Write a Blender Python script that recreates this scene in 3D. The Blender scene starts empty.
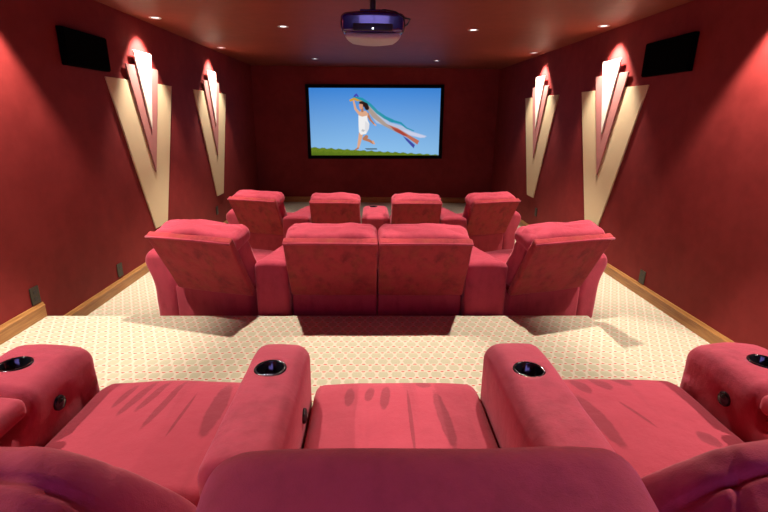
import bpy, bmesh, math, random
import numpy as np
from mathutils import Vector, Matrix, noise

random.seed(7)
scene = bpy.context.scene
C = scene.collection
PI = math.pi

# ------------------------------------------------------------------ camera
cam_data = bpy.data.cameras.new('camera')
cam = bpy.data.objects.new('camera', cam_data)
C.objects.link(cam)
cam_data.sensor_width = 36.0
cam_data.lens = 460.0 / 768.0 * 36.0
cam_data.clip_start = 0.02
_F = Vector((0.029346912, 0.956016494, -0.291841091))
_R = Vector((0.999563187, -0.027048088, 0.011909478))
_U = Vector((-0.003491914, 0.292063117, 0.956392671))
m = Matrix((_R, _U, -_F)).transposed().to_4x4()
m.translation = Vector((0.0, 0.0, 1.7866))
cam.matrix_world = m
scene.camera = cam

# ------------------------------------------------------------------ world, colour management
world = bpy.data.worlds.new('world')
scene.world = world
world.use_nodes = True
world.node_tree.nodes['Background'].inputs['Color'].default_value = (0.10, 0.06, 0.07, 1)
world.node_tree.nodes['Background'].inputs['Strength'].default_value = 0.05
vs = scene.view_settings
vs.view_transform = 'Standard'
vs.look = 'None'
vs.gamma = 1.0
vs.use_curve_mapping = False
vs.exposure = 0.75

# light powers (watts), used by the fixtures built further down
P_SCONCE = 140.0
P_SIDE = 170.0
P_MID = 170.0
P_FRONT = 30.0
P_BACK = 100.0
P_ROW = 150.0
WARM = (1.0, 0.90, 0.79)

# ------------------------------------------------------------------ room measures (metres)
XL, XR, YF, YB = -2.368, 2.583, 9.806, -1.5
ZC = 2.70
Z1, Z2, Z3 = 0.0, 0.168, 0.361
Y2, Y3 = 4.75, 3.157          # front edges of the middle and upper tiers
XP = 1.65                     # right edge of the upper platform

# ------------------------------------------------------------------ materials
def lin(c):
    return tuple(((v / 255.0) / 12.92 if v / 255.0 <= 0.04045 else ((v / 255.0 + 0.055) / 1.055) ** 2.4) for v in c)

def new_mat(name):
    mt = bpy.data.materials.new(name)
    mt.use_nodes = True
    nt = mt.node_tree
    return mt, nt, nt.nodes['Principled BSDF']

def N(nt, typ, **kw):
    n = nt.nodes.new(typ)
    for k, v in kw.items():
        setattr(n, k, v)
    return n

def setin(nt, sock, v):
    if hasattr(v, 'is_linked') or hasattr(v, 'links'):
        nt.links.new(v, sock)
    else:
        sock.default_value = v

def math_n(nt, op, a, b=None, c=None, clamp=False):
    n = N(nt, 'ShaderNodeMath', operation=op, use_clamp=clamp)
    setin(nt, n.inputs[0], a)
    if b is not None:
        setin(nt, n.inputs[1], b)
    if c is not None:
        setin(nt, n.inputs[2], c)
    return n.outputs[0]

def mix_col(nt, fac, a, b):
    n = N(nt, 'ShaderNodeMix', data_type='RGBA')
    setin(nt, n.inputs[0], fac)
    setin(nt, n.inputs[6], a if not isinstance(a, tuple) else (*a[:3], 1))
    setin(nt, n.inputs[7], b if not isinstance(b, tuple) else (*b[:3], 1))
    return n.outputs[2]

def coords(nt, kind='Object', scale=(1, 1, 1), loc=(0, 0, 0), rot=(0, 0, 0)):
    tc = N(nt, 'ShaderNodeTexCoord')
    mp = N(nt, 'ShaderNodeMapping')
    nt.links.new(tc.outputs[kind], mp.inputs['Vector'])
    mp.inputs['Scale'].default_value = scale
    mp.inputs['Location'].default_value = loc
    mp.inputs['Rotation'].default_value = rot
    return mp.outputs['Vector']

def tex_noise(nt, vec, scale, detail=3.0, rough=0.55):
    n = N(nt, 'ShaderNodeTexNoise')
    nt.links.new(vec, n.inputs['Vector'])
    n.inputs['Scale'].default_value = scale
    n.inputs['Detail'].default_value = detail
    n.inputs['Roughness'].default_value = rough
    return n.outputs['Fac']

def ramp(nt, fac, lo, hi):
    n = N(nt, 'ShaderNodeMapRange', interpolation_type='SMOOTHSTEP')
    setin(nt, n.inputs[0], fac)
    n.inputs[1].default_value = lo
    n.inputs[2].default_value = hi
    return n.outputs[0]

def bump(nt, bsdf, height, strength=0.3, dist=0.01):
    b = N(nt, 'ShaderNodeBump')
    b.inputs['Strength'].default_value = strength
    b.inputs['Distance'].default_value = dist
    nt.links.new(height, b.inputs['Height'])
    nt.links.new(b.outputs[0], bsdf.inputs['Normal'])

def plain(name, col, rough=0.5, metal=0.0, spec=0.5, var=0.12, scale=30.0):
    mt, nt, b = new_mat(name)
    v = coords(nt)
    nz = tex_noise(nt, v, scale, 3)
    dark = tuple(c * (1 - var) for c in col)
    lite = tuple(min(1, c * (1 + var)) for c in col)
    nt.links.new(mix_col(nt, nz, dark, lite), b.inputs['Base Color'])
    b.inputs['Roughness'].default_value = rough
    b.inputs['Metallic'].default_value = metal
    b.inputs['Specular IOR Level'].default_value = spec
    return mt

def plaster(name, base, alt, rough, spec):
    mt, nt, b = new_mat(name)
    v = coords(nt)
    n1 = tex_noise(nt, v, 1.4, 6, 0.62)
    n2 = tex_noise(nt, v, 7.0, 5, 0.6)
    f = ramp(nt, math_n(nt, 'ADD', math_n(nt, 'MULTIPLY', n1, 0.6), math_n(nt, 'MULTIPLY', n2, 0.4)), 0.36, 0.64)
    col = mix_col(nt, f, base, alt)
    # fine trowel scratches
    v2 = coords(nt, scale=(5, 5, 26), rot=(0.6, 0.2, 0.1))
    sc = ramp(nt, tex_noise(nt, v2, 1.6, 5, 0.7), 0.66, 0.74)
    col = mix_col(nt, math_n(nt, 'MULTIPLY', sc, 0.22), col, tuple(min(1, c * 1.5 + 0.01) for c in alt))
    nt.links.new(col, b.inputs['Base Color'])
    b.inputs['Roughness'].default_value = rough
    b.inputs['Specular IOR Level'].default_value = spec
    bump(nt, b, n2, 0.12, 0.01)
    return mt

M = {}
M['wall'] = plaster('red_plaster', (0.170, 0.017, 0.016), (0.215, 0.024, 0.022), 0.6, 0.12)
M['ceiling'] = plaster('ceiling_plaster', (0.20, 0.037, 0.021), (0.235, 0.046, 0.026), 0.55, 0.15)

def carpet_mat():
    mt, nt, b = new_mat('patterned_carpet')
    tc = N(nt, 'ShaderNodeTexCoord')
    sp = N(nt, 'ShaderNodeSeparateXYZ')
    nt.links.new(tc.outputs['Object'], sp.inputs[0])
    nzv = tex_noise(nt, tc.outputs['Object'], 90, 2)
    wob = math_n(nt, 'MULTIPLY', math_n(nt, 'SUBTRACT', nzv, 0.5), 0.16)
    u = math_n(nt, 'ADD', math_n(nt, 'DIVIDE', sp.outputs[0], 0.0765), wob)
    v = math_n(nt, 'DIVIDE', sp.outputs[1], 0.074)
    row = math_n(nt, 'FLOOR', v)
    off = math_n(nt, 'MULTIPLY', math_n(nt, 'FLOORED_MODULO', row, 2.0), 0.5)
    fu = math_n(nt, 'SUBTRACT', math_n(nt, 'FRACT', math_n(nt, 'ADD', u, off)), 0.5)
    fv = math_n(nt, 'SUBTRACT', math_n(nt, 'FRACT', v), 0.5)
    au = math_n(nt, 'ABSOLUTE', fu)
    av = math_n(nt, 'ABSOLUTE', fv)
    hexd = math_n(nt, 'MAXIMUM', math_n(nt, 'MULTIPLY', av, 1.06), math_n(nt, 'ADD', au, math_n(nt, 'MULTIPLY', av, 0.32)))
    cell = math_n(nt, 'SUBTRACT', 1.0, ramp(nt, hexd, 0.36, 0.46))
    # fine loops inside each cell
    fine = math_n(nt, 'FRACT', math_n(nt, 'MULTIPLY', u, 9.0))
    fine2 = math_n(nt, 'FRACT', math_n(nt, 'MULTIPLY', v, 9.0))
    loops = math_n(nt, 'MULTIPLY', ramp(nt, math_n(nt, 'ABSOLUTE', math_n(nt, 'SUBTRACT', fine, 0.5)), 0.1, 0.4),
                   ramp(nt, math_n(nt, 'ABSOLUTE', math_n(nt, 'SUBTRACT', fine2, 0.5)), 0.1, 0.4))
    cream = (0.58, 0.52, 0.40)
    sage = (0.46, 0.43, 0.30)
    sage2 = (0.40, 0.38, 0.26)
    cellc = mix_col(nt, loops, sage, sage2)
    col = mix_col(nt, cell, cream, cellc)
    du = math_n(nt, 'SUBTRACT', 0.5, au)
    dv = math_n(nt, 'SUBTRACT', 0.5, av)
    dd = math_n(nt, 'SQRT', math_n(nt, 'ADD', math_n(nt, 'POWER', du, 2.0), math_n(nt, 'POWER', math_n(nt, 'MULTIPLY', dv, 1.0), 2.0)))
    dot = math_n(nt, 'SUBTRACT', 1.0, ramp(nt, dd, 0.10, 0.17))
    col = mix_col(nt, dot, col, (0.52, 0.05, 0.04))
    nt.links.new(col, b.inputs['Base Color'])
    b.inputs['Roughness'].default_value = 0.95
    b.inputs['Specular IOR Level'].default_value = 0.1
    nz = tex_noise(nt, tc.outputs['Object'], 260, 2)
    h = math_n(nt, 'ADD', math_n(nt, 'MULTIPLY', cell, 0.5), nz)
    bump(nt, b, h, 0.5, 0.004)
    return mt
M['carpet'] = carpet_mat()

def suede(name, base, marks=(), streak=0.0, blotch=0.5, brown=0.0, deep=0.62):
    """brushed faux suede; marks = finger strokes in the nap (cx, cy, half width, half length, turn)"""
    mt, nt, b = new_mat(name)
    v = coords(nt)
    n1 = ramp(nt, tex_noise(nt, v, 5.0, 5, 0.6), 0.3, 0.7)
    n2 = ramp(nt, tex_noise(nt, coords(nt, scale=(1, 1, 0.5), loc=(3, 1, 2)), 14.0, 5, 0.65), 0.35, 0.7)
    dark = tuple(c * deep for c in base)
    col = mix_col(nt, math_n(nt, 'MULTIPLY', math_n(nt, 'MULTIPLY', n1, n2), blotch), base, dark)
    if brown:
        n3 = ramp(nt, tex_noise(nt, coords(nt, loc=(7, 2, 4)), 9.0, 4, 0.6), 0.45, 0.75)
        col = mix_col(nt, math_n(nt, 'MULTIPLY', n3, brown), col, (base[0] * 0.8, base[1] * 1.9, base[2] * 0.75))
    if streak:
        n4 = ramp(nt, tex_noise(nt, coords(nt, scale=(1, 0.12, 0.2)), 16.0, 3, 0.5), 0.5, 0.72)
        col = mix_col(nt, math_n(nt, 'MULTIPLY', n4, streak), col, tuple(c * 0.66 for c in base))
    for (cx, cy, hw, hl, tu) in marks:
        tc = N(nt, 'ShaderNodeTexCoord')
        mp = N(nt, 'ShaderNodeMapping', vector_type='TEXTURE')
        nt.links.new(tc.outputs['Object'], mp.inputs['Vector'])
        mp.inputs['Location'].default_value = (cx, cy, 0)
        mp.inputs['Rotation'].default_value = (0, 0, tu)
        mp.inputs['Scale'].default_value = (hw, hl, 1000)
        ln = N(nt, 'ShaderNodeVectorMath', operation='LENGTH')
        nt.links.new(mp.outputs[0], ln.inputs[0])
        wob = math_n(nt, 'ADD', ln.outputs['Value'], math_n(nt, 'MULTIPLY', math_n(nt, 'SUBTRACT', tex_noise(nt, v, 40, 2), 0.5), 0.35))
        f = math_n(nt, 'SUBTRACT', 1.0, ramp(nt, wob, 0.8, 1.05))
        col = mix_col(nt, math_n(nt, 'MULTIPLY', f, 0.8), col, tuple(c * 0.52 for c in base))
    nt.links.new(col, b.inputs['Base Color'])
    b.inputs['Roughness'].default_value = 0.8
    b.inputs['Specular IOR Level'].default_value = 0.15
    b.inputs['Sheen Weight'].default_value = 0.35
    b.inputs['Sheen Roughness'].default_value = 0.45
    b.inputs['Sheen Tint'].default_value = (1.0, 0.45, 0.5, 1)
    nf = tex_noise(nt, v, 380, 2)
    nw = tex_noise(nt, v, 18, 3)
    bump(nt, b, math_n(nt, 'ADD', math_n(nt, 'MULTIPLY', nf, 0.25), nw), 0.45, 0.009)
    return mt

RED = (0.43, 0.047, 0.076)
M['suede'] = suede('red_suede', RED, blotch=0.8)
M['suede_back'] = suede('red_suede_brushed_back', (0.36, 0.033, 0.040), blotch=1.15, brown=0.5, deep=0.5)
M['seat_left'] = suede('red_suede_seat_left', RED, streak=0.4, blotch=0.25, marks=[
    (-0.15, 0.57, 0.014, 0.080, -0.12), (-0.10, 0.56, 0.017, 0.120, -0.14), (-0.05, 0.57, 0.016, 0.110, -0.16),
    (0.01, 0.52, 0.014, 0.16, -0.10), (0.09, 0.46, 0.006, 0.12, -0.05), (0.19, 0.50, 0.03, 0.16, 0.0)])
M['seat_middle'] = suede('red_suede_seat_middle', RED, streak=0.55, blotch=0.3, marks=[
    (-0.17, 0.575, 0.019, 0.060, -0.02), (-0.10, 0.585, 0.017, 0.050, -0.15), (-0.045, 0.565, 0.018, 0.080, -0.10), (0.035, 0.44, 0.007, 0.17, 0.0), (0.145, 0.45, 0.022, 0.16, 0.08), (0.10, 0.66, 0.03, 0.035, 0)])
M['seat_right'] = suede('red_suede_seat_right', RED, streak=0.4, blotch=0.3, marks=[
    (-0.20, 0.55, 0.02, 0.05, 0.5), (-0.13, 0.62, 0.025, 0.06, 0.25), (-0.05, 0.63, 0.028, 0.055, 0.3), (0.04, 0.65, 0.028, 0.045, 0.35),
    (-0.16, 0.42, 0.03, 0.15, 0.1), (0.14, 0.32, 0.03, 0.04, 0.3), (-0.02, 0.44, 0.007, 0.08, 0.35)])

def wood_mat(name, a, bcol, sc=(1, 1, 1)):
    mt, nt, b = new_mat(name)
    n = tex_noise(nt, coords(nt, scale=sc), 6, 6, 0.65)
    nt.links.new(mix_col(nt, ramp(nt, n, 0.3, 0.7), a, bcol), b.inputs['Base Color'])
    b.inputs['Roughness'].default_value = 0.4
    bump(nt, b, n, 0.1, 0.004)
    return mt
M['wood_y'] = wood_mat('oak_along_room', (0.30, 0.13, 0.035), (0.46, 0.22, 0.065), (9, 0.8, 14))
M['wood_x'] = wood_mat('oak_across_room', (0.30, 0.13, 0.035), (0.46, 0.22, 0.065), (0.8, 9, 14))
M['cream'] = plain('cream_textured_board', (0.62, 0.48, 0.28), 0.75, var=0.08, scale=120)
M['rose'] = plain('dusty_rose_board', (0.42, 0.16, 0.14), 0.7, var=0.22, scale=160)
M['ivory'] = plain('ivory_board', (0.82, 0.74, 0.62), 0.7, var=0.05, scale=120)
M['black'] = plain('black_plastic', (0.012, 0.012, 0.013), 0.35, var=0.3)
M['gloss_black'] = plain('gloss_black_plastic', (0.008, 0.008, 0.01), 0.12, var=0.2)
M['grille'] = plain('black_speaker_cloth', (0.0015, 0.0015, 0.0015), 0.95, spec=0.02, var=0.4, scale=300)
M['frame_black'] = plain('black_velvet_frame', (0.004, 0.004, 0.005), 0.9, spec=0.1, var=0.3)
M['bronze'] = plain('dark_bronze_plate', (0.05, 0.045, 0.03), 0.45, metal=0.4, var=0.2)
M['trim'] = plain('white_trim', (0.45, 0.40, 0.38), 0.45, var=0.05)
M['reflector'] = plain('aluminium_reflector', (0.7, 0.7, 0.75), 0.25, metal=1.0, var=0.05)
M['blue_reflect_black'] = plain('gloss_black_blue_reflection', (0.008, 0.008, 0.12), 0.22, metal=0.0, spec=1.0, var=0.1)  # black shell with the blue reflection mixed into its base colour
M['blue_reflect_black'].node_tree.nodes['Principled BSDF'].inputs['Coat Weight'].default_value = 0.8
M['proj_grey'] = plain('warm_grey_plastic', (0.46, 0.42, 0.38), 0.5, var=0.08)
M['foot'] = plain('oak_foot', (0.42, 0.20, 0.07), 0.4, var=0.2)

def emit_mat(name, col, strength):
    mt = bpy.data.materials.new(name)
    mt.use_nodes = True
    nt = mt.node_tree
    nt.nodes.clear()
    e = N(nt, 'ShaderNodeEmission')
    o = N(nt, 'ShaderNodeOutputMaterial')
    e.inputs[0].default_value = (*col, 1)
    e.inputs[1].default_value = strength
    nt.links.new(e.outputs[0], o.inputs[0])
    return mt
M['lens'] = emit_mat('lit_lamp_lens', (1.0, 0.90, 0.88), 2.2)
M['added_blue_glow'] = emit_mat('added_blue_pane_glow', (0.36, 0.28, 1.0), 3.6)  # glow of the added pane, a bluish fill from behind the camera
M['led'] = emit_mat('status_led', (0.8, 0.85, 1.0), 3.0)

# ------------------------------------------------------------------ mesh helpers
def link(name, me, mat, parent=None, smooth=True):
    o = bpy.data.objects.new(name, me)
    C.objects.link(o)
    if mat is not None:
        me.materials.append(mat)
    if smooth:
        me.polygons.foreach_set('use_smooth', [True] * len(me.polygons))
    if parent is not None:
        o.parent = parent
    return o

def empty(name, loc, rz=0.0):
    o = bpy.data.objects.new(name, None)
    C.objects.link(o)
    o.location = loc
    o.rotation_euler = (0, 0, rz)
    o.empty_display_size = 0.1
    return o

def tag(o, label=None, cat=None, group=None, kind=None):
    if label: o['label'] = label
    if cat: o['category'] = cat
    if group: o['group'] = group
    if kind: o['kind'] = kind
    return o

def axis_coords(h, r, step):
    n = 5
    a = [-h + r * t / n for t in range(n)]
    inner = max(1, int(round((2 * (h - r)) / step)))
    mid = [-(h - r) + 2 * (h - r) * t / inner for t in range(inner + 1)]
    return a + mid + [-v for v in reversed(a)]

def softbox(h, r, step=0.05, fn=None, center=(0, 0, 0)):
    """rounded box with half sizes h, edge radius r, deformed point by point with fn"""
    hx, hy, hz = h
    r = min(r, hx * 0.98, hy * 0.98, hz * 0.98)
    A = [axis_coords(hx, r, step), axis_coords(hy, r, step), axis_coords(hz, r, step)]
    H = (hx, hy, hz)
    verts, faces, idx = [], [], {}
    def vid(p):
        k = (round(p[0], 6), round(p[1], 6), round(p[2], 6))
        if k in idx:
            return idx[k]
        core = [max(-(H[i] - r), min(H[i] - r, p[i])) for i in range(3)]
        d = Vector([p[i] - core[i] for i in range(3)])
        # even spread round the rounded edge
        for i in range(3):
            d[i] = math.tan(max(-1, min(1, d[i] / r)) * PI / 4) * r
        d.normalize()
        q = Vector(core) + d * r
        if fn:
            q = Vector(fn(q.x, q.y, q.z))
        q = q + Vector(center)
        idx[k] = len(verts)
        verts.append(q)
        return idx[k]
    for ax in range(3):
        b, c = (ax + 1) % 3, (ax + 2) % 3
        for s in (-1, 1):
            for i in range(len(A[b]) - 1):
                for j in range(len(A[c]) - 1):
                    q = []
                    for (u, w) in ((i, j), (i + 1, j), (i + 1, j + 1), (i, j + 1)):
                        p = [0, 0, 0]
                        p[ax] = s * H[ax]; p[b] = A[b][u]; p[c] = A[c][w]
                        q.append(vid(p))
                    if s < 0:
                        q.reverse()
                    faces.append(q)
    me = bpy.data.meshes.new('soft')
    me.from_pydata(verts, [], faces)
    me.update()
    return me

def box_mesh(x0, x1, y0, y1, z0, z1, bev=0.0):
    bm = bmesh.new()
    bmesh.ops.create_cube(bm, size=1)
    for v in bm.verts:
        v.co = Vector((x0 + (v.co.x + .5) * (x1 - x0), y0 + (v.co.y + .5) * (y1 - y0), z0 + (v.co.z + .5) * (z1 - z0)))
    if bev:
        bmesh.ops.bevel(bm, geom=bm.edges[:], offset=bev, segments=2, affect='EDGES', profile=0.5)
    me = bpy.data.meshes.new('box')
    bm.to_mesh(me); bm.free()
    return me

def prism(pts, axis, t0, t1, bev=0.0):
    """extrude polygon pts (a, b) along axis from t0 to t1"""
    bm = bmesh.new()
    def mk(a, b, t):
        if axis == 'x': return (t, a, b)
        if axis == 'y': return (a, t, b)
        return (a, b, t)
    v0 = [bm.verts.new(mk(a, b, t0)) for a, b in pts]
    v1 = [bm.verts.new(mk(a, b, t1)) for a, b in pts]
    n = len(pts)
    bm.faces.new(v0); bm.faces.new(list(reversed(v1)))
    for i in range(n):
        bm.faces.new((v0[i], v1[i], v1[(i + 1) % n], v0[(i + 1) % n]))
    bmesh.ops.recalc_face_normals(bm, faces=bm.faces[:])
    if bev:
        bmesh.ops.bevel(bm, geom=bm.edges[:], offset=bev, segments=2, affect='EDGES', profile=0.5)
    me = bpy.data.meshes.new('prism')
    bm.to_mesh(me); bm.free()
    return me

def lathe(profile, seg=32, loc=(0, 0, 0), rot=None):
    """profile of (radius, z)"""
    bm = bmesh.new()
    rings = []
    for (r, z) in profile:
        if r < 1e-6:
            rings.append([bm.verts.new((0, 0, z))])
        else:
            rings.append([bm.verts.new((r * math.cos(2 * PI * i / seg), r * math.sin(2 * PI * i / seg), z)) for i in range(seg)])
    for a, b in zip(rings, rings[1:]):
        for i in range(seg):
            j = (i + 1) % seg
            if len(a) == 1 and len(b) == 1:
                continue
            if len(a) == 1: bm.faces.new((a[0], b[i], b[j]))
            elif len(b) == 1: bm.faces.new((a[i], b[0], a[j]))
            else: bm.faces.new((a[i], b[i], b[j], a[j]))
    bmesh.ops.recalc_face_normals(bm, faces=bm.faces[:])
    mt = Matrix.Translation(loc)
    if rot is not None:
        mt = mt @ rot
    bmesh.ops.transform(bm, matrix=mt, verts=bm.verts[:])
    me = bpy.data.meshes.new('lathe')
    bm.to_mesh(me); bm.free()
    return me

def tube(points, r, seg=10):
    bm = bmesh.new()
    P = [Vector(p) for p in points]
    rings = []
    for i, p in enumerate(P):
        t = (P[min(i + 1, len(P) - 1)] - P[max(i - 1, 0)]).normalized()
        a = t.orthogonal().normalized() if abs(t.z) > 0.95 else t.cross(Vector((0, 0, 1))).normalized()
        b = t.cross(a).normalized()
        rings.append([bm.verts.new(p + a * r * math.cos(2 * PI * k / seg) + b * r * math.sin(2 * PI * k / seg)) for k in range(seg)])
    for a, b in zip(rings, rings[1:]):
        for k in range(seg):
            bm.faces.new((a[k], a[(k + 1) % seg], b[(k + 1) % seg], b[k]))
    bm.faces.new(rings[0]); bm.faces.new(list(reversed(rings[-1])))
    bmesh.ops.recalc_face_normals(bm, faces=bm.faces[:])
    me = bpy.data.meshes.new('tube')
    bm.to_mesh(me); bm.free()
    return me

def cut(me, cutter_me):
    """boolean difference of two meshes, returns a new mesh"""
    a = bpy.data.objects.new('a', me); c = bpy.data.objects.new('c', cutter_me)
    C.objects.link(a); C.objects.link(c)
    md = a.modifiers.new('b', 'BOOLEAN'); md.operation = 'DIFFERENCE'; md.object = c; md.solver = 'EXACT'
    dg = bpy.context.evaluated_depsgraph_get()
    res = bpy.data.meshes.new_from_object(a.evaluated_get(dg))
    bpy.data.objects.remove(a); bpy.data.objects.remove(c)
    return res

# ------------------------------------------------------------------ the room
def structure(name, me, mat, smooth=False):
    return tag(link(name, me, mat, None, smooth), kind='structure')

T = 0.15
structure('floor', box_mesh(XL - T, XR + T, YB - T, YF + T, -0.2, Z1), M['carpet'])
structure('floor_middle_tier', box_mesh(XL, XR, YB, Y2, Z1, Z2, 0.006), M['carpet'])
structure('floor_upper_tier', box_mesh(XL, XP, YB, Y3, Z2, Z3, 0.012), M['carpet'])
structure('wall_left', box_mesh(XL - T, XL, YB - T, YF + T, -0.2, ZC + T), M['wall'])
structure('wall_right', box_mesh(XR, XR + T, YB - T, YF + T, -0.2, ZC + T), M['wall'])
structure('wall_front', box_mesh(XL, XR, YF, YF + T, -0.2, ZC + T), M['wall'])
# back wall, opened for an invented blue-glowing pane behind the camera
wx0, wx1, wz0, wz1 = -0.85, 1.05, 1.50, 2.50
bm = bmesh.new()
for (a, b, c, d) in ((XL, wx0, -0.2, ZC + T), (wx1, XR, -0.2, ZC + T), (wx0, wx1, -0.2, wz0), (wx0, wx1, wz1, ZC + T)):
    bm.from_mesh(box_mesh(a, b, YB - T, YB, c, d))
me = bpy.data.meshes.new('wall_back'); bm.to_mesh(me); bm.free()
structure('wall_back', me, M['wall'])
glow_pane = structure('added_blue_pane_1', box_mesh(wx0, wx1, YB - T - 0.02, YB - T + 0.01, wz0, wz1), M['added_blue_glow'])  # added glowing pane, gives the blue reflection and purple cast
for (a, b, c, d) in ((wx0, wx0 + .05, wz0, wz1), (wx1 - .05, wx1, wz0, wz1), (wx0 + .05, wx1 - .05, wz0, wz0 + .05), (wx0 + .05, wx1 - .05, wz1 - .05, wz1), (0.075, 0.125, wz0 + .05, wz1 - .05)):
    link('added_pane_frame', box_mesh(a, b, YB - T + 0.012, YB - 0.05, c, d, 0.004), M['wood_x'], glow_pane, False)
structure('ceiling', box_mesh(XL, XR, YB, YF, ZC, ZC + T), M['ceiling'])

def baseboard(name, side, p0, p1, z, mat):
    """profiled skirting: flat board with a stepped cap; side = direction off the wall"""
    hb = 0.112
    prof = [(0, 0), (0.016, 0), (0.016, hb * 0.70), (0.019, hb * 0.72), (0.019, hb * 0.80), (0.013, hb * 0.86), (0.009, hb * 0.97), (0.006, hb), (0, hb)]
    if side in ('l', 'r'):
        x = XL if side == 'l' else XR
        s = 1 if side == 'l' else -1
        pts = [(x + s * (a + 0.0005), z + b) for a, b in prof]
        return structure(name, prism(pts, 'y', p0, p1), mat)
    y = YF
    pts = [(y - a - 0.0005, z + b) for a, b in prof]
    return structure(name, prism(pts, 'x', p0, p1), mat)
baseboard('baseboard_left_upper', 'l', YB, Y3 - 0.015, Z3 + .001, M['wood_y'])
baseboard('baseboard_left_middle', 'l', Y3 + 0.001, Y2, Z2 + .001, M['wood_y'])
baseboard('baseboard_left_lower', 'l', Y2 + 0.001, YF, Z1 + .001, M['wood_y'])
baseboard('baseboard_right_middle', 'r', YB, Y2, Z2 + .001, M['wood_y'])
baseboard('baseboard_right_lower', 'r', Y2 + 0.001, YF, Z1 + .001, M['wood_y'])
baseboard('baseboard_front', 'f', XL + 0.02, XR - 0.02, Z1 + .001, M['wood_x'])

# ------------------------------------------------------------------ seating
def wrinkle(p, amp, sc, seed=0.0):
    return amp * noise.noise(Vector((p[0] * sc + seed, p[1] * sc + seed * 1.7, p[2] * sc - seed)))

def lean_xf(y, z, piv_y, piv_z, ang):
    c, s = math.cos(ang), math.sin(ang)
    return piv_y + y * c - z * s, piv_z + y * s + z * c

LEAN = math.radians(28)

def cup_holder(parent, x, y, z, r=0.043, name='cup_holder'):
    prof = [(r + 0.007, z - 0.004), (r + 0.008, z + 0.002), (r + 0.005, z + 0.0055), (r + 0.001, z + 0.0055), (r - 0.002, z + 0.001), (r - 0.003, z - 0.06), (0, z - 0.062)]
    return link(name, lathe(prof, 32, (x, y, 0)), M['gloss_black'], parent)

def cut_cup(me, x, y, z, r=0.043):
    cyl = lathe([(0, z - 0.075), (r + 0.003, z - 0.075), (r + 0.003, z + 0.08), (0, z + 0.08)], 32, (x, y, 0))
    return cut(me, cyl)

def arm_part(parent, x, w, y0, y1, top, side, detail, cup, rolled, button=None, seed=0.0, cup_back=0.155):
    """side: +1 when the outer face points to +x"""
    hw, hy, hz = w / 2, (y1 - y0) / 2, (top + 0.06) / 2
    def fn(px, py, pz):
        t = (pz + hz) / (2 * hz)
        q = px
        if rolled:          # scroll top overhangs outwards
            b = math.exp(-((t - 0.83) / 0.16) ** 2)
            q += side * 0.055 * b * (1 if px * side > 0 else 0.2) - side * 0.02 * (1 - t) * (1 if px * side > 0 else 0)
        # crown the top, ease the front edge over
        z = pz
        if cup and t > 0.6:
            k = max(0, min(1, (hy * 0.02 - py) / 0.05))
            z -= 0.085 * k * (t - 0.6) / 0.4
        if t > 0.8:
            z -= 0.018 * (px / hw) ** 2
            z -= 0.022 * max(0, (py / hy - 0.55) / 0.45) ** 2
        n = wrinkle((px, py, pz), 0.006, 9, seed)
        return q + n, py + n * 0.6, max(z + wrinkle((px, py, pz), 0.004, 12, seed + 5), 0.015 + 0.06 - hz)
    me = softbox((hw, hy, hz), 0.055 if not rolled else 0.07, detail, fn, (x, (y0 + y1) / 2, hz - 0.06))
    cy = y1 - cup_back
    if cup:
        me = cut_cup(me, x, cy, top - 0.004)
    a = link('arm', me, M['suede'], parent)
    if cup:
        cup_holder(a, x, cy, top - 0.004)
        def fpad(px, py, pz):
            return px, py, pz + (0.012 * (1 - (px / hw) ** 2) if pz > 0 else 0) + wrinkle((px, py, pz), 0.004, 10, seed + 8)
        link('arm_pad', softbox((hw + 0.004, hy * 0.49 - 0.012, 0.032), 0.026, detail, fpad, (x, (y0 + y1) / 2 - hy * 0.51, top - 0.046)), M['suede'], a)
    if button is not None:
        s, by, bz = button
        bx = x + s * (hw + 0.002)
        rot = Matrix.Rotation(s * PI / 2, 4, 'Y')
        link('recline_button', lathe([(0.024, -0.012), (0.025, 0.004), (0.021, 0.009), (0.017, 0.007), (0.015, 0.011), (0, 0.012)], 24, (bx, by, bz), rot), M['gloss_black'], a)
    return a

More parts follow.
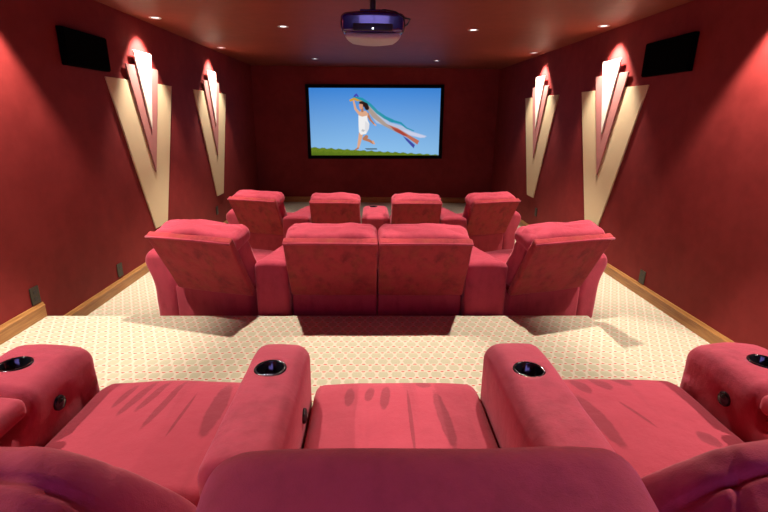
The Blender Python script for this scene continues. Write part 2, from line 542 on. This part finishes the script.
def recliner(name, loc, rz, w, back_w=None, arms=(), detail=0.05, seat_mat='suede', label='', group=None, head_w=None,
             head_round=0.0, seam=False, cups=False, seed=0.0, head_tall=0.0, arm_w=0.2, buttons=False, bk=0.0, hdrop=0.0, cz=0.0, hd=0.115, hh0=0.068, calm=0.6, bx=0.0, hk=0.27):
    back_w = back_w or w
    head_w = head_w or back_w + 0.003
    root = empty(name, loc, rz)
    tag(root, label, 'recliner', group)
    # ---- base with the lower back panel
    def fb(x, y, z):
        return x, y + 0.008 * math.sin(x * 9 + seed), z
    link('base', softbox((w / 2 - 0.001, 0.31, 0.155), 0.018, detail * 1.3, fb, (0, 0.315, 0.170)), M['suede'], root)
    for sx in (-1, 1):
        for yy in (0.04, 0.58):
            link('foot', box_mesh(sx * (w / 2 - 0.05) - 0.025, sx * (w / 2 - 0.05) + 0.025, yy - 0.025, yy + 0.025, 0, 0.05, 0.004), M['foot'], root, False)
    # ---- seat cushion with a rolled front
    hx, hy, hz = w / 2 - 0.004, 0.30, 0.085
    def fs(x, y, z):
        t = z / hz
        zz = z
        if z > 0:
            zz += 0.016 * (1 - (x / hx) ** 2) * (1 - 0.4 * (y / hy) ** 2)
            zz -= 0.030 * max(0, (y / hy - 0.55) / 0.45) ** 2
        return x * (1 - 0.012 * (1 - t)), y, zz + wrinkle((x, y, z), 0.005, 7, seed + 2)
    link('seat', softbox((hx, hy, hz), 0.04, detail * 0.7, fs, (0, 0.42, 0.385)), M[seat_mat], root)
    def ff(x, y, z):
        return x, y + 0.012 * (1 - (x / hx) ** 2) if y > 0 else y, z
    link('footrest', softbox((w / 2 - 0.006, 0.04, 0.115), 0.035, detail, ff, (0, 0.67, 0.185)), M['suede'], root)
    # ---- reclined backrest: outer panel and front cushion
    hb = 0.27
    def fp(x, y, z):
        wv = (w - 0.016) / (back_w - 0.016) + (1 - (w - 0.016) / (back_w - 0.016)) * max(0, min(1, (z / hb + 0.2) / 1.0))
        y2, z2 = lean_xf(y + 0.006 * math.cos(x / back_w * PI) * (-1 if y < 0 else 0) + wrinkle((x, y, z), 0.004, 6, seed + 9), z, -0.128 + bk, 0.578, LEAN)
        return x * wv + bx, y2, z2
    link('back_panel', softbox((back_w / 2 - 0.003, 0.028, hb), 0.014, detail * 0.7, fp), M['suede_back'], root)
    hc = (back_w / 2, 0.085, 0.26)
    def fc(x, y, z):
        yy = y * (1 + 0.18 * math.cos(x / hc[0] * PI / 2) * math.cos(z / hc[2] * PI / 2))
        tw = max(0, min(1, (z / hc[2] + 0.1) / 0.9))
        wx = x * (w - 0.012 + (back_w - w) * tw) / back_w
        y2, z2 = lean_xf(yy, z, -0.020 + bk, 0.625 - cz, LEAN)
        n = wrinkle((x, y, z), 0.006, 8, seed + 3)
        return wx - abs(n) * (1 if x > 0 else -1) + bx, y2 + n, z2
    link('back_cushion', softbox(hc, 0.06, detail * 0.8, fc), M['suede'], root)
    # ---- plump headrest rolled over the top
    hh = (head_w / 2, hd, hh0 + head_tall / 2)
    zc = 0.790 + head_tall / 2
    def fh(x, y, z):
        u = x / hh[0]
        zz = z
        if z > 0:
            zz += 0.012 * math.cos(u * PI / 2) + 0.010 * calm * math.sin(u * 5 + seed * 2)
        if head_round:
            zz -= hk * max(0, abs(u) - head_round) ** 2 * (0.75 + 0.25 * (z / hh[2]))
        # little gathers towards the ends
        e = max(0, abs(u) - 0.55) / 0.45
        zz += 0.006 * calm * e * math.sin(x * 95 + y * 30 + seed) * (1 if z > 0 else 0)
        n = wrinkle((x, y, z), 0.012 * calm, 8, seed + 4)
        px, py, pz = x * (0.98 + 0.02 * math.cos(z / hh[2] * 2)), y + n * 0.5, zz + n
        if seam:
            ys = 0.050 + 0.014 * math.sin(x * 9 + seed)
            if z > 0:
                pz -= 0.018 * math.exp(-((y - ys) / 0.007) ** 2)
                pz += 0.012 * noise.noise(Vector((x * 22 + 9 * y, y * 7, seed))) * math.exp(-abs(y - ys) / 0.07)
                pz -= 0.012 * math.exp(-((x * (1 if seed < 3 else -1) - 0.24 - 0.4 * (ys - y)) / 0.008) ** 2) * (1 if y < ys else 0.3)
        y2, z2 = lean_xf(py, pz, -0.100 + bk, zc - hdrop, LEAN * 0.55)
        return px + bx, y2, z2
    hr = link('headrest', softbox(hh, min(0.07, hh[2] * 0.8), detail * 0.55 if not seam else 0.009, fh), M['suede'], root)
    # welt along the top of the back panel
    y2, z2 = lean_xf(-0.03, hb - 0.006, -0.128 + bk, 0.578, LEAN)
    link('welt', tube([(t * (back_w / 2 - 0.004) + bx, y2 + 0.004 * abs(t), z2 - 0.003 * t * t) for t in (-1, -.6, -.2, .2, .6, 1)], 0.009, 8), M['suede'], root)
    # ---- arms
    for s in arms:
        arm_part(root, s * (w / 2 + arm_w / 2 + 0.004), arm_w, 0.02, 0.70, 0.645 if cups else 0.60, s, detail * 0.7, cups, not cups,
                 (-s, 0.455, 0.53) if buttons else None, seed + s, 0.20)
    return root

def wedge_console(name, quad, z0, top, label, group, detail=0.05, cups=(), seed=0.0, button=None):
    """quad: world x of the back-left, back-right, front-left, front-right corners with y back, y front"""
    xbl, xbr, xfl, xfr, yb, yf = quad
    ox, oy = (xbl + xbr) / 2, yb
    root = empty(name, (ox, oy, z0))
    tag(root, label, 'console', group)
    hy, hz = (yf - yb) / 2, (top + 0.04) / 2
    hx = 0.1
    def fn(x, y, z):
        t = (y + hy) / (2 * hy)
        xl = xbl + (xfl - xbl) * t - ox
        xr = xbr + (xfr - xbr) * t - ox
        u = (x / hx + 1) / 2
        zz = z
        if z > 0.7 * hz:
            zz -= 0.010 * (x / hx) ** 2 + 0.02 * max(0, (t - 0.8) / 0.2) ** 2
        return xl + (xr - xl) * u, y, max(zz + wrinkle((x, y, z), 0.004, 9, seed), 0.010 + 0.04 - hz)
    me = softbox((hx, hy, hz), 0.04 if not cups or cups[0][3] else 0.05, detail * 0.8, fn, (0, hy, hz - 0.04))
    for (cx, cy, r, _) in cups:
        me = cut_cup(me, cx - ox, cy - oy, top - 0.004, r)
    body = link('body', me, M['suede'], root)
    for (cx, cy, r, _) in cups:
        cup_holder(root, cx - ox, cy - oy, top - 0.004, r)
    for dy in (0.06, 2 * hy - 0.06):
        t = dy / (2 * hy)
        xm = (xbl + (xfl - xbl) * t + xbr + (xfr - xbr) * t) / 2 - ox
        link('foot', box_mesh(xm - 0.025, xm + 0.025, dy - 0.025, dy + 0.025, 0, 0.04, 0.004), M['foot'], root, False)
    if button is not None:
        s, by, bz = button
        t = (by - yb) / (yf - yb)
        bx = (xbr + (xfr - xbr) * t if s > 0 else xbl + (xfl - xbl) * t) - ox + s * 0.001
        rot = Matrix.Rotation(s * PI / 2, 4, 'Y')
        link('recline_button', lathe([(0.024, -0.012), (0.025, 0.004), (0.021, 0.009), (0.017, 0.007), (0.015, 0.011), (0, 0.012)], 24, (bx, by - oy, bz), rot), M['gloss_black'], root)
    return root

TH = math.radians(17)
# ---- upper row: three recliners with two cup-holder consoles
B3 = 0.83
G3 = 'recliners on the upper platform'
recliner('recliner', (-0.705, B3 + 0.02, Z3), 0, 0.585, back_w=0.61, arms=(-1,), detail=0.035, seat_mat='seat_left', cups=True, buttons=True, arm_w=0.29,
         label='red suede upper-platform recliner with its cup-holder arm on the sitter\'s left', group=G3, head_w=0.76, head_round=0.2, hk=0.46, seam=True, seed=1.3, bk=-0.12, hdrop=0.10, cz=0.19, hd=0.15, hh0=0.12, calm=0.4)
recliner('recliner', (0.098, B3, Z3), 0, 0.617, back_w=0.70, detail=0.035, seat_mat='seat_middle',
         label='armless red suede recliner between two cup-holder consoles on the upper platform', group=G3, head_w=0.79, seed=2.1, bk=-0.14, hdrop=0.075, cz=0.16, hd=0.15, hh0=0.12, calm=0.25)
recliner('recliner', (0.910, B3 + 0.02, Z3), 0, 0.555, back_w=0.59, arms=(1,), detail=0.035, seat_mat='seat_right', cups=True, buttons=True, arm_w=0.29,
         label='red suede upper-platform recliner with its cup-holder arm on the sitter\'s right', group=G3, head_w=0.80, head_round=0.3, hk=0.46, seam=True, seed=3.7, bk=-0.12, hdrop=0.09, cz=0.19, hd=0.15, hh0=0.12, calm=0.4)
GC = 'cup-holder consoles on the upper platform'
wedge_console('armrest_console', (-0.408, -0.214, -0.408, -0.214, B3 + 0.03, 1.515), Z3, 0.66,
              'narrow red suede console with black cup holder and black side button on upper platform', GC, 0.035,
              cups=[(-0.315, 1.295, 0.043, 0)], seed=0.4, button=(1, 1.27, 0.50))
wedge_console('armrest_console', (0.410, 0.622, 0.410, 0.622, B3 + 0.03, 1.515), Z3, 0.66,
              'narrow red suede console with black cup holder and plain sides on upper platform', GC, 0.035,
              cups=[(0.505, 1.280, 0.043, 0)], seed=1.9)

# ---- middle row: curved, with a pair of recliners at its centre
G2 = 'recliners in the middle row'
B2 = 3.24
recliner('recliner', (-1.225, B2 + 0.085, Z2), -TH, 0.66, back_w=0.67, arm_w=0.24, bx=0.06, arms=(-1,), label='angled middle-row recliner with one rolled arm, on the sitter\'s left', group=G2, seed=4.2)
recliner('recliner', (-0.270, B2, Z2), 0, 0.642, label='straight armless middle-row recliner, the left seat of the touching pair facing the screen', group=G2, seed=5.5)
recliner('recliner', (0.376, B2, Z2), 0, 0.642, label='straight armless middle-row recliner, the right seat of the touching pair facing the screen', group=G2, seed=6.1)
recliner('recliner', (1.375, B2 + 0.085, Z2), TH, 0.66, back_w=0.67, arm_w=0.24, bx=-0.02, arms=(1,), label='angled middle-row recliner with one rolled arm, on the sitter\'s right', group=G2, seed=7.9)
GW2 = 'wedge consoles in the middle row'
wedge_console('wedge_console', (-0.850, -0.600, -0.675, -0.600, 3.172, 3.86), Z2, 0.605, 'red suede wedge console in the middle row, on a seated viewer\'s left of centre', GW2, seed=2.2)
wedge_console('wedge_console', (0.706, 1.025, 0.706, 0.800, 3.172, 3.86), Z2, 0.605, 'red suede wedge console in the middle row, on a seated viewer\'s right of centre', GW2, seed=3.2)

# ---- front row
G1 = 'recliners in the front row'
B1 = 5.64
recliner('recliner', (-1.355, B1 + 0.12, Z1), -TH, 0.62, back_w=0.64, arm_w=0.23, arms=(-1,), label='angled front-row recliner with one rolled arm, on the sitter\'s left', group=G1, seed=8.8)
recliner('recliner', (-0.425, B1, Z1), 0, 0.60, label='straight armless front-row recliner, left of the wide cup-holder console when facing the screen', group=G1, seed=9.4)
recliner('recliner', (0.552, B1, Z1), 0, 0.60, label='straight armless front-row recliner, right of the wide cup-holder console when facing the screen', group=G1, seed=10.7)
recliner('recliner', (1.470, B1 + 0.12, Z1), TH, 0.62, back_w=0.64, arm_w=0.23, arms=(1,), label='angled front-row recliner with one rolled arm, on the sitter\'s right', group=G1, seed=11.5)
wedge_console('wedge_console', (-1.075, -0.742, -0.845, -0.742, 5.46, 6.26), Z1, 0.615, 'red suede wedge console in the front row, on a seated viewer\'s left of centre', 'wedge consoles in the front row', seed=4.2)
wedge_console('wedge_console', (0.872, 1.190, 0.872, 0.962, 5.46, 6.26), Z1, 0.615, 'red suede wedge console in the front row, on a seated viewer\'s right of centre', 'wedge consoles in the front row', seed=5.2)
wedge_console('armrest_console', (-0.110, 0.238, -0.100, 0.228, 5.46, 6.30), Z1, 0.615, 'wide straight red console with cup holder at the middle of the front row', None, seed=6.2,
              cups=[(0.04, 6.12, 0.045, 1)])

# ------------------------------------------------------------------ layered wall fans (V-shaped light features)
def wall_fan(side, yc, label):
    x = XL if side > 0 else XR
    s = side                         # direction into the room
    root = empty('wall_fan', (x, yc, 0.57))
    tag(root, label, 'wall decor', 'layered V wall fans')
    def lay(name, wt, zt, wb, zb, d0, d1, mat, par):
        pts = [(-wt / 2, zt - 0.57), (wt / 2, zt - 0.57), (wb / 2, zb - 0.57), (-wb / 2, zb - 0.57)] if wb > 0 else [(-wt / 2, zt - 0.57), (wt / 2, zt - 0.57), (0, zb - 0.57)]
        # crown of the top edge bows gently outwards
        return link(name, prism(pts, 'x', s * d0, s * d1, 0.003), M[mat], par, False)
    lay('cream_panel', 1.41, 2.09, 0.30, 0.57, 0.001, 0.016, 'cream', root)
    lay('rose_panel', 0.70, 2.235, 0.0, 1.17, 0.0165, 0.031, 'rose', root)
    lay('ivory_panel', 0.385, 2.375, 0.0, 1.62, 0.0315, 0.046, 'ivory', root)
    return root
wall_fan(1, 5.14, 'cream, rose and ivory V panel next to black speaker, seated viewer\'s left wall')
wall_fan(1, 7.26, 'cream, rose and ivory V panel close to the screen, seated viewer\'s left wall')
wall_fan(-1, 5.18, 'cream, rose and ivory V panel next to black speaker, seated viewer\'s right wall')
wall_fan(-1, 7.32, 'cream, rose and ivory V panel close to the screen, seated viewer\'s right wall')

# ------------------------------------------------------------------ wall speakers and outlet plates
def speaker(side, y0, y1, z0, z1, label):
    x = XL if side > 0 else XR
    root = empty('wall_speaker', (x, (y0 + y1) / 2, z0))
    tag(root, label, 'speaker', 'black wall speakers')
    hy = (y1 - y0) / 2
    a, b = sorted((side * 0.001, side * 0.045))
    link('cabinet', box_mesh(a, b, -hy, hy, 0, z1 - z0, 0.006), M['grille'], root, False)
    a, b = sorted((side * 0.0455, side * 0.055))
    link('grille', box_mesh(a, b, -hy + 0.008, hy - 0.008, 0.008, z1 - z0 - 0.008, 0.004), M['grille'], root, False)
speaker(1, 3.86, 4.47, 2.13, 2.405, 'flat black speaker high on a seated viewer\'s left wall')
speaker(-1, 3.90, 4.56, 2.16, 2.45, 'flat black speaker high on a seated viewer\'s right wall')

def outlet(side, y, z, w, h, label):
    x = XL if side > 0 else XR
    root = empty('outlet_plate', (x, y, z))
    tag(root, label, 'outlet', 'dark outlet plates on the walls')
    a, b = sorted((side * 0.001, side * 0.010))
    link('plate', box_mesh(a, b, -w / 2, w / 2, -h / 2, h / 2, 0.003), M['bronze'], root, False)
    for dz in (-h * 0.2, h * 0.2):
        a, b = sorted((side * 0.0095, side * 0.0115))
        link('socket', box_mesh(a, b, -w * 0.2, w * 0.2, dz - h * 0.11, dz + h * 0.11, 0.001), M['black'], root, False)
outlet(1, 3.085, 0.545, 0.085, 0.125, 'dark bronze outlet plate above the baseboard at the platform step')
outlet(1, 4.18, 0.365, 0.085, 0.125, 'dark outlet plate above the middle-tier baseboard just past the platform step')
outlet(1, 7.05, 0.36, 0.09, 0.13, 'small dark outlet plate below the screen-side V panel, on a seated viewer\'s left')
outlet(-1, 4.05, 0.352, 0.085, 0.125, 'dark bronze outlet plate above the baseboard of the lower carpeted aisle')
outlet(-1, 7.00, 0.375, 0.09, 0.13, 'small dark outlet plate below the screen-side V panel, on a seated viewer\'s right')

# ------------------------------------------------------------------ screen with its picture
def srgb(c):
    return np.array(lin(c))
def screen():
    fx0, fx1, fz0, fz1 = -1.298, 1.482, 0.925, 2.380
    root = empty('projection_screen', ((fx0 + fx1) / 2, YF, fz0))
    tag(root, 'wide black-framed screen showing a woman in white running with a colourful scarf', 'screen')
    ox, oz = (fx0 + fx1) / 2, fz0
    root.rotation_euler = (0, -0.010, 0)
    b = 0.068
    yb0, yb1 = -0.055, -0.001
    for (a, c, d, e) in ((fx0, fx1, fz1 - b, fz1), (fx0, fx1, fz0, fz0 + b), (fx0, fx0 + b, fz0 + b, fz1 - b), (fx1 - b, fx1, fz0 + b, fz1 - b)):
        link('frame', box_mesh(a - ox, c - ox, yb0, yb1, d - oz, e - oz, 0.004), M['frame_black'], root, False)
    # ---- picture painted on a fine grid
    x0, x1, z0, z1 = fx0 + b, fx1 - b, fz0 + b, fz1 - b
    nx, nz = 330, 170
    gx, gz = np.meshgrid(np.linspace(0, 1, nx), np.linspace(0, 1, nz))
    # picture coordinates of the drawing: 906 x 468 units, y down
    X = gx * 906 - 213.0
    Y = (1 - gz) * 468 + 17.0
    img = np.zeros((nz, nx, 3))
    top, bot = srgb((62, 136, 220)), srgb((142, 194, 240))
    t = np.clip((Y - 17) / 430, 0, 1)[..., None]
    img[:] = top * (1 - t) + bot * t
    img *= (1 - 0.06 * np.clip((np.abs(X - 240) / 450), 0, 1) ** 2)[..., None]
    def seg_d(px, py, a, b2):
        ax, ay = a; bx, by = b2
        dx, dy = bx - ax, by - ay
        tt = np.clip(((px - ax) * dx + (py - ay) * dy) / (dx * dx + dy * dy + 1e-9), 0, 1)
        return np.hypot(px - ax - tt * dx, py - ay - tt * dy), tt
    def paint(mask, col, op=1.0):
        mk = (np.clip(mask, 0, 1) * op)[..., None]
        img[:] = img * (1 - mk) + srgb(col) * mk
    def stroke(pts, r0, r1, col, op=1.0, soft=2.5):
        n = len(pts) - 1
        best = np.full(X.shape, -1e9)
        for i in range(n):
            d, tt = seg_d(X, Y, pts[i], pts[i + 1])
            rr = r0 + (r1 - r0) * (i + tt) / n
            best = np.maximum(best, (rr - d) / soft + 0.5)
        paint(best, col, op)
    def poly(pts, col, op=1.0, soft=2.5):
        inside = np.zeros(X.shape, bool); dist = np.full(X.shape, 1e9)
        for i in range(len(pts)):
            (ax, ay), (bx, by) = pts[i], pts[(i + 1) % len(pts)]
            cond = ((ay > Y) != (by > Y)) & (X < (bx - ax) * (Y - ay) / (by - ay + 1e-9) + ax)
            inside ^= cond
            d, _ = seg_d(X, Y, pts[i], pts[(i + 1) % len(pts)])
            dist = np.minimum(dist, d)
        paint(np.where(inside, dist, -dist) / soft + 0.5, col, op)
    # grass
    rng = np.random.RandomState(3)
    gl = 425 + (X + 213) * 0.060 + 3 * np.sin(X * 0.11) + rng.rand(nz, nx) * 5
    gmask = np.clip((Y - gl) / 3 + 0.5, 0, 1)
    paint(gmask, (96, 122, 30))
    paint(gmask * (rng.rand(nz, nx) > 0.6) * 0.5, (132, 148, 44))
    paint(gmask * np.clip((Y - gl - 18) / 40, 0, 1), (70, 96, 22), 0.8)
    # ground shadow
    poly([(165, 434), (250, 434), (256, 443), (180, 444)], (48, 60, 20), 0.8)
    # scarf, from the far bands to the near ones
    poly([(190, 120), (260, 170), (340, 250), (430, 275), (500, 315), (600, 345), (590, 360), (520, 350), (430, 330), (330, 280), (250, 255), (200, 190)], (200, 206, 226), 0.75, 6)
    poly([(110, 85), (190, 130), (260, 205), (330, 268), (430, 335), (400, 325), (300, 275), (220, 215), (170, 140)], (176, 152, 130), 0.85, 5)
    poly([(320, 262), (400, 292), (480, 340), (552, 380), (540, 408), (470, 360), (400, 318)], (196, 106, 70), 0.95, 4)
    poly([(350, 282), (420, 308), (470, 345), (440, 345), (380, 312)], (170, 62, 52), 0.9, 4)
    poly([(436, 346), (470, 366), (522, 410), (514, 434), (492, 412), (460, 378)], (62, 62, 160), 0.95, 3)
    poly([(430, 300), (560, 336), (604, 350), (560, 360), (480, 336)], (216, 216, 242), 0.7, 6)
    stroke([(96, 82), (150, 92), (205, 130), (255, 180), (310, 218), (360, 240)], 9, 11, (32, 150, 168), 0.95, 3)
    stroke([(360, 240), (420, 256), (460, 290), (512, 310)], 9, 3, (34, 150, 176), 0.95, 3)
    stroke([(100, 90), (150, 108), (196, 146)], 6, 4, (178, 158, 90), 0.85, 3)
    stroke([(72, 100), (96, 90), (120, 100)], 8, 7, (212, 160, 52), 1, 3)
    stroke([(100, 72), (112, 60), (122, 74)], 7, 5, (70, 70, 180), 1, 3)
    # the runner
    skin, skin2 = (226, 172, 140), (186, 124, 92)
    stroke([(178, 352), (162, 366), (200, 380), (224, 396)], 13, 8, skin2)
    stroke([(224, 386), (234, 402)], 7, 5, skin)
    stroke([(140, 330), (132, 372), (124, 408), (118, 432)], 15, 7, skin)
    stroke([(118, 434), (102, 442)], 6, 5, skin2)
    stroke([(188, 194), (206, 232), (236, 266)], 10, 5, skin2)
    stroke([(236, 264), (244, 272)], 5, 4, skin)
    stroke([(134, 194), (104, 158), (92, 104)], 10, 6, skin)
    poly([(126, 200), (140, 172), (178, 172), (194, 196), (186, 216), (134, 212)], skin)
    poly([(124, 202), (150, 212), (184, 204), (188, 236), (200, 262), (196, 296), (176, 332), (140, 338), (126, 316), (124, 270)], (246, 244, 244))
    poly([(170, 240), (200, 264), (194, 300), (178, 326), (168, 300)], (214, 214, 222), 0.6, 5)
    poly([(150, 298), (170, 306), (160, 318), (142, 312)], (120, 124, 136), 0.5, 4)
    stroke([(152, 172), (150, 150)], 9, 9, skin2)
    stroke([(150, 122), (176, 132), (184, 152)], 17, 15, (44, 26, 24), 1, 4)
    stroke([(142, 134), (143, 150)], 14, 11, (222, 158, 128))
    stroke([(138, 116), (158, 118)], 8, 9, (52, 30, 26), 1, 3)
    # mesh
    xs = np.linspace(x0, x1, nx) - ox
    zs = np.linspace(z0, z1, nz) - oz
    VX, VZ = np.meshgrid(xs, zs)
    co = np.stack([VX, np.full(VX.shape, -0.030), VZ], -1).reshape(-1, 3)
    i = np.arange(nx * nz).reshape(nz, nx)
    f = np.stack([i[:-1, :-1], i[:-1, 1:], i[1:, 1:], i[1:, :-1]], -1).reshape(-1, 4)
    me = bpy.data.meshes.new('picture')
    me.from_pydata(co.tolist(), [], f.tolist())
    at = me.color_attributes.new('picture', 'FLOAT_COLOR', 'POINT')
    at.data.foreach_set('color', np.concatenate([img.reshape(-1, 3), np.ones((nx * nz, 1))], 1).astype(np.float32).ravel())
    mt = bpy.data.materials.new('screen_picture'); mt.use_nodes = True
    nt = mt.node_tree; nt.nodes.clear()
    a = N(nt, 'ShaderNodeVertexColor'); a.layer_name = 'picture'
    e = N(nt, 'ShaderNodeEmission'); e.inputs[1].default_value = 0.56
    o = N(nt, 'ShaderNodeOutputMaterial')
    nt.links.new(a.outputs[0], e.inputs[0]); nt.links.new(e.outputs[0], o.inputs[0])
    link('picture', me, mt, root)
    link('backing', box_mesh(fx0 + b - ox, fx1 - b - ox, -0.02, -0.002, b, fz1 - fz0 - b), M['frame_black'], root, False)
screen()

# ------------------------------------------------------------------ ceiling projector
def projector():
    root = empty('ceiling_projector', (0.012, 3.80, ZC))
    tag(root, 'glossy black projector with blue reflection painted in and grey underside, hanging from the ceiling', 'projector')
    yb = 0.0
    # shell: rounded plan, tapering towards the lens end; local z is measured down from the ceiling
    def fn(x, y, z):
        t = (y + 0.20) / 0.40
        wx = x * (1 - 0.16 * t ** 2 - 0.05 * abs(z / 0.085) ** 2)
        yy = y - 0.016 * (1 - (x / 0.245) ** 2) * (1 if y < 0 else -1) * 1.0
        zz = z * (1 - 0.22 * (x / 0.245) ** 2 * (1 if z > 0 else 0.25)) + (0.02 * (1 - (y / 0.2) ** 2) if z > 0 else 0)
        yy += (0.30 * (0.075 - z) * 0.5) if y < 0 else 0
        return wx, yy, zz
    link('shell', softbox((0.245, 0.20, 0.075), 0.032, 0.025, fn, (0, 0.20, -0.245)), M['blue_reflect_black'], root)
    # grey underside tray
    def fu(x, y, z):
        t = (y + 0.17) / 0.34
        return x * (1 - 0.20 * t ** 2), y - 0.03 * (1 - (x / 0.21) ** 2) * (1 if y < 0 else -1), z - 0.012 * (1 - (x / 0.21) ** 2)
    link('underside_tray', softbox((0.212, 0.17, 0.022), 0.018, 0.03, fu, (0, 0.205, -0.326)), M['proj_grey'], root)
    link('rear_panel', softbox((0.15, 0.012, 0.026), 0.01, 0.03, lambda x, y, z: (x, y + 0.6 * x * x, z), (0, -0.012, -0.282)), M['black'], root)
    link('status_light', softbox((0.006, 0.004, 0.005), 0.003, 0.01, None, (0.0, -0.024, -0.292)), M['led'], root)
    link('lens', lathe([(0.0, 0.0), (0.045, 0.0), (0.05, 0.01), (0.05, 0.06), (0, 0.06)], 24, (0, 0.40, -0.245), Matrix.Rotation(-PI / 2, 4, 'X')), M['gloss_black'], root)
    # mount: ceiling plate, pole and bracket
    link('ceiling_plate', lathe([(0, 0), (0.075, 0), (0.075, -0.012), (0.06, -0.02), (0.0, -0.02)], 28, (0, 0.2, 0)), M['black'], root)
    link('pole', lathe([(0, -0.018), (0.024, -0.018), (0.024, -0.15), (0, -0.15)], 20, (0, 0.2, 0)), M['black'], root)
    link('bracket', softbox((0.10, 0.09, 0.012), 0.008, 0.03, None, (0, 0.2, -0.148)), M['blue_reflect_black'], root)
    for sx in (-1, 1):
        link('bracket_arm', tube([(sx * 0.085, 0.17, -0.15), (sx * 0.13, 0.15, -0.165), (sx * 0.165, 0.13, -0.205)], 0.009, 8), M['black'], root)
    link('cable', tube([(0.01, 0.17, -0.14), (0.09, 0.08, -0.145), (0.17, 0.02, -0.17), (0.235, -0.03, -0.22), (0.275, -0.02, -0.225), (0.262, 0.04, -0.25), (0.24, 0.07, -0.262)], 0.006, 8), M['black'], root)
projector()

# ------------------------------------------------------------------ recessed downlights
def downlight(x, y, power, cone, blend, target, label, group='recessed downlights in the ceiling', rad=0.03):
    root = empty('downlight', (x, y, ZC))
    tag(root, label, 'ceiling light', group)
    link('trim_ring', lathe([(0.056, -0.0005), (0.062, -0.003), (0.060, -0.007), (0.050, -0.008), (0.046, -0.004), (0.046, -0.0005)], 36), M['trim'], root)
    link('reflector', lathe([(0.046, -0.004), (0.036, -0.0012)], 36), M['reflector'], root)
    link('lens', lathe([(0.038, -0.0015), (0.0, -0.0022)], 36), M['lens'], root)
    ld = bpy.data.lights.new('downlight_beam', 'SPOT')
    ld.energy = power; ld.color = WARM; ld.spot_size = cone; ld.spot_blend = blend; ld.shadow_soft_size = rad
    lo = bpy.data.objects.new('downlight_beam', ld)
    C.objects.link(lo)
    lo.parent = root
    lo.location = (0, 0, -0.045)
    d = Vector(target) - Vector((x, y, ZC - 0.045))
    lo.rotation_euler = d.to_track_quat('-Z', 'Y').to_euler()
    return root
R = math.radians
LX, RX = XL + 0.205, XR - 0.19
for yc, nm in ((5.16, 'next to the black speaker'), (7.29, 'close to the screen')):
    downlight(LX, yc, P_SCONCE, R(86), 0.6, (XL - 0.05, yc, 1.55), 'recessed downlight above the left-wall V panel ' + nm + ', facing the screen')
    downlight(RX, yc, P_SCONCE, R(86), 0.6, (XR + 0.05, yc, 1.55), 'recessed downlight above the right-wall V panel ' + nm + ', facing the screen')
downlight(LX, 2.95, P_SIDE, R(84), 0.45, (LX - 0.55, 2.95, 0), 'recessed downlight close to the wall above the platform step')
downlight(RX, 2.95, P_SIDE, R(84), 0.45, (RX + 0.55, 2.95, 0), 'recessed downlight above the lower carpeted aisle')
for x, nm in ((-0.955, 'on a seated viewer\'s left'), (1.12, 'on a seated viewer\'s right')):
    downlight(x, 8.48, P_FRONT, R(62), 0.6, (x, 8.48, 0), 'recessed downlight in front of the screen, ' + nm)
    downlight(x, 5.52, P_ROW, R(92), 0.5, (x, 5.52, 0), 'recessed downlight above the front row, ' + nm)
    downlight(x, 3.34, P_MID, R(79), 0.28, (x, 2.15, 0), 'recessed downlight above the middle row, ' + nm)
for sx, nm in ((LX, 'on the sitters\' left'), (RX, 'on the sitters\' right')):
    downlight(sx, 1.20, P_BACK * (1.0 if sx < 0 else 1.25), R(52), 0.7, (sx * 0.42, 1.00, 0.9), 'recessed downlight beside the upper platform recliners, ' + nm)
